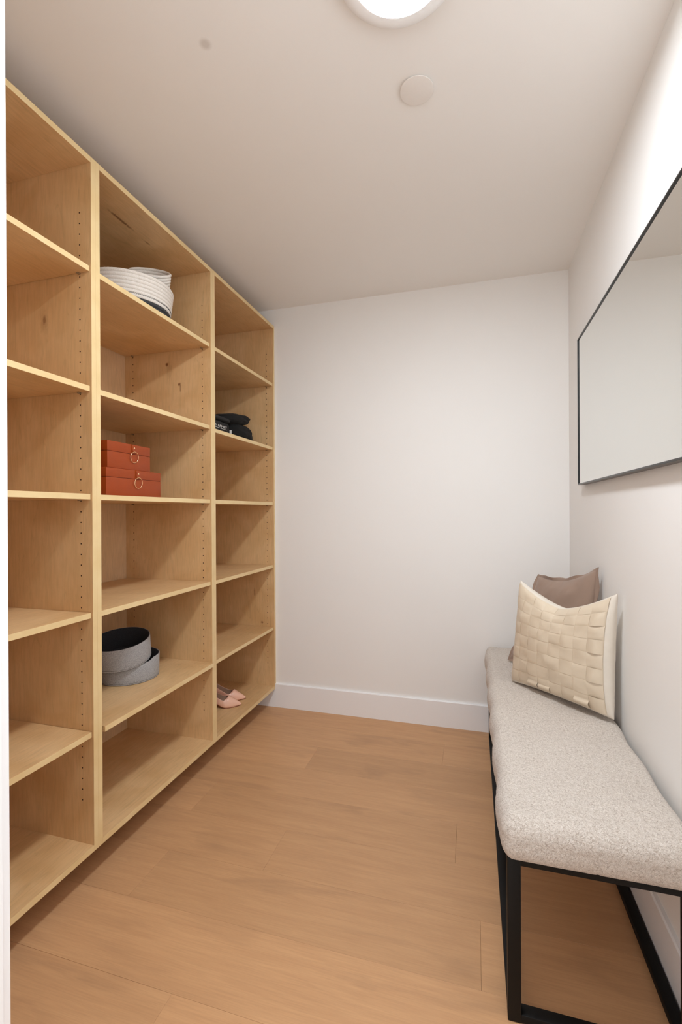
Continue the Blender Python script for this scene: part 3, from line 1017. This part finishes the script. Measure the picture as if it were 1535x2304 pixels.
# ------------------------------------------------------------------ pumps
def pump(toe, ang, label):
    """toe = world xy of the toe tip, ang = heading of heel -> toe"""
    z0 = ZBT + 0.0004
    Ls = 0.242
    r = thing('pump_shoe', (toe[0] - 0.5 * Ls * math.cos(ang), toe[1] - 0.5 * Ls * math.sin(ang), z0), label, 'shoe', 'blush pumps on the bottom panel')
    ca, sa = math.cos(ang), math.sin(ang)
    def W(l, w, h):    # l from heel (0) to toe (Ls)
        d = l - Ls
        return (toe[0] + d * ca - w * sa, toe[1] + d * sa + w * ca, z0 + h)
    def lerp_tab(tab, t):
        for (a, va), (b, vb) in zip(tab[:-1], tab[1:]):
            if t <= b:
                k = (t - a) / (b - a); k = k * k * (3 - 2 * k) if False else k
                return va + (vb - va) * k
        return tab[-1][1]
    def smooth_tab(tab):
        xs = np.linspace(0, 1, 201); ys = np.array([lerp_tab(tab, x) for x in xs])
        ker = np.hanning(21); ker /= ker.sum()
        pad = np.concatenate([np.full(10, ys[0]), ys, np.full(10, ys[-1])])
        sm = np.convolve(pad, ker, 'valid'); sm[-6:] = ys[-6:]
        return lambda t: float(np.interp(t, xs, sm))
    sole = smooth_tab([(0, 0.062), (0.18, 0.058), (0.40, 0.034), (0.60, 0.008), (0.70, 0.003), (0.85, 0.003), (1.0, 0.006)])
    hwid = smooth_tab([(0, 0.012), (0.05, 0.024), (0.2, 0.028), (0.45, 0.030), (0.66, 0.041), (0.78, 0.034), (0.90, 0.018), (0.97, 0.0075), (1.0, 0.0025)])
    top = smooth_tab([(0, 0.085), (0.12, 0.082), (0.4, 0.058), (0.56, 0.054), (0.68, 0.056), (0.74, 0.050), (0.86, 0.032), (0.95, 0.016), (1.0, 0.007)])
    t0 = 0.715
    nt_, ns_ = 64, 9
    verts, faces = [], []
    for sgn in (-1, 1):
        for i in range(nt_ + 1):
            t = i / nt_
            l = t * Ls; hz = sole(t); w = hwid(t); tp_ = top(t)
            # angle range: 0 = sole edge, 90 = top centre line
            if t >= t0: amax = 90.0
            else: amax = 20 + 70 * max(0, (t - (t0 - 0.10)) / 0.10) ** 1.8 if t > t0 - 0.10 else 20.0
            for j in range(ns_ + 1):
                s_ = j / ns_
                if amax <= 20.0:
                    y = w * (1 + 0.06 * math.sin(math.pi * s_)) * (1 - 0.10 * s_); h = s_ * tp_ * 0.62
                else:
                    a = math.radians(s_ * 90)
                    ya_ = w * max(0.0, math.cos(a)) ** 0.75; ha = tp_ * math.sin(a) ** 0.85
                    if amax < 90:
                        k = (amax - 20) / 70
                        yb_ = w * (1 + 0.06 * math.sin(math.pi * s_)) * (1 - 0.10 * s_); hb = s_ * tp_ * 0.62
                        y = yb_ * (1 - k) + ya_ * k; h = hb * (1 - k) + ha * k
                    else: y, h = ya_, ha
                verts.append(W(l, sgn * y, hz + h))
    S = (nt_ + 1) * (ns_ + 1)
    for sd in range(2):
        for i in range(nt_):
            for j in range(ns_):
                a = sd * S + i * (ns_ + 1) + j
                q = [a, a + ns_ + 1, a + ns_ + 2, a + 1]
                faces.append(q if sd else q[::-1])
    bm = bmesh.new(); bv = [bm.verts.new(p) for p in verts]
    for f in faces: bm.faces.new([bv[i] for i in f])
    # close the back of the heel
    for j in range(ns_):
        bm.faces.new([bv[j], bv[j + 1], bv[S + j + 1], bv[S + j]])
    bmesh.ops.remove_doubles(bm, verts=bm.verts[:], dist=1e-5)
    up = bm_obj('upper', bm, [M_PINK, M_PINKIN], r, smooth=True)
    sm = up.modifiers.new('thickness', 'SOLIDIFY'); sm.thickness = 0.0016; sm.offset = -1; sm.material_offset = 1; sm.material_offset_rim = 0
    for nm, dz, sc_, mt in (('insole', 0.0035, 0.95, M_PINKIN), ('outsole', -0.0006, 1.0, M_SOLE)):
        vv, ff = [], []
        for i in range(nt_ + 1):
            t = i / nt_; w = hwid(t) * sc_
            for k, h in ((-1, 0), (1, 0), (1, -0.0022), (-1, -0.0022)):
                vv.append(W(t * Ls, k * w, max(sole(t) + dz + h, 0.0)))
        for i in range(nt_):
            for k in range(4):
                k2 = (k + 1) % 4
                ff.append([i * 4 + k, i * 4 + k2, i * 4 + 4 + k2, i * 4 + 4 + k])
        ff.append([3, 2, 1, 0]); e = nt_ * 4; ff.append([e, e + 1, e + 2, e + 3])
        bm = bmesh.new(); bv = [bm.verts.new(p) for p in vv]
        for f in ff: bm.faces.new([bv[i] for i in f])
        bm_obj(nm, bm, mt, r)
    # heel: slim tapered block
    vv, ff = [], []
    prof = [(0.0, 0.005, 0.012), (0.02, 0.006, 0.013), (0.04, 0.010, 0.018), (0.0605, 0.018, 0.030)]
    nk = 14
    for h, hw, hl in prof:
        for k in range(nk):
            a = 2 * math.pi * k / nk
            vv.append(W(0.012 + hl / 2 + hl / 2 * math.cos(a), hw * math.sin(a), h))
    for i in range(len(prof) - 1):
        for k in range(nk):
            k2 = (k + 1) % nk
            ff.append([i * nk + k, i * nk + k2, (i + 1) * nk + k2, (i + 1) * nk + k])
    ff.append(list(range(nk))[::-1]); ff.append([(len(prof) - 1) * nk + k for k in range(nk)])
    obj('heel', vv, ff, M_PINK, r, smooth=True, autosmooth=50)
    return r
pump((-1.236, 2.296), math.radians(20), 'blush pink pointed pump nearer the shelf front edge')
pump((-1.2534, 2.3824), math.radians(20), 'blush pink pointed pump behind the other shoe')
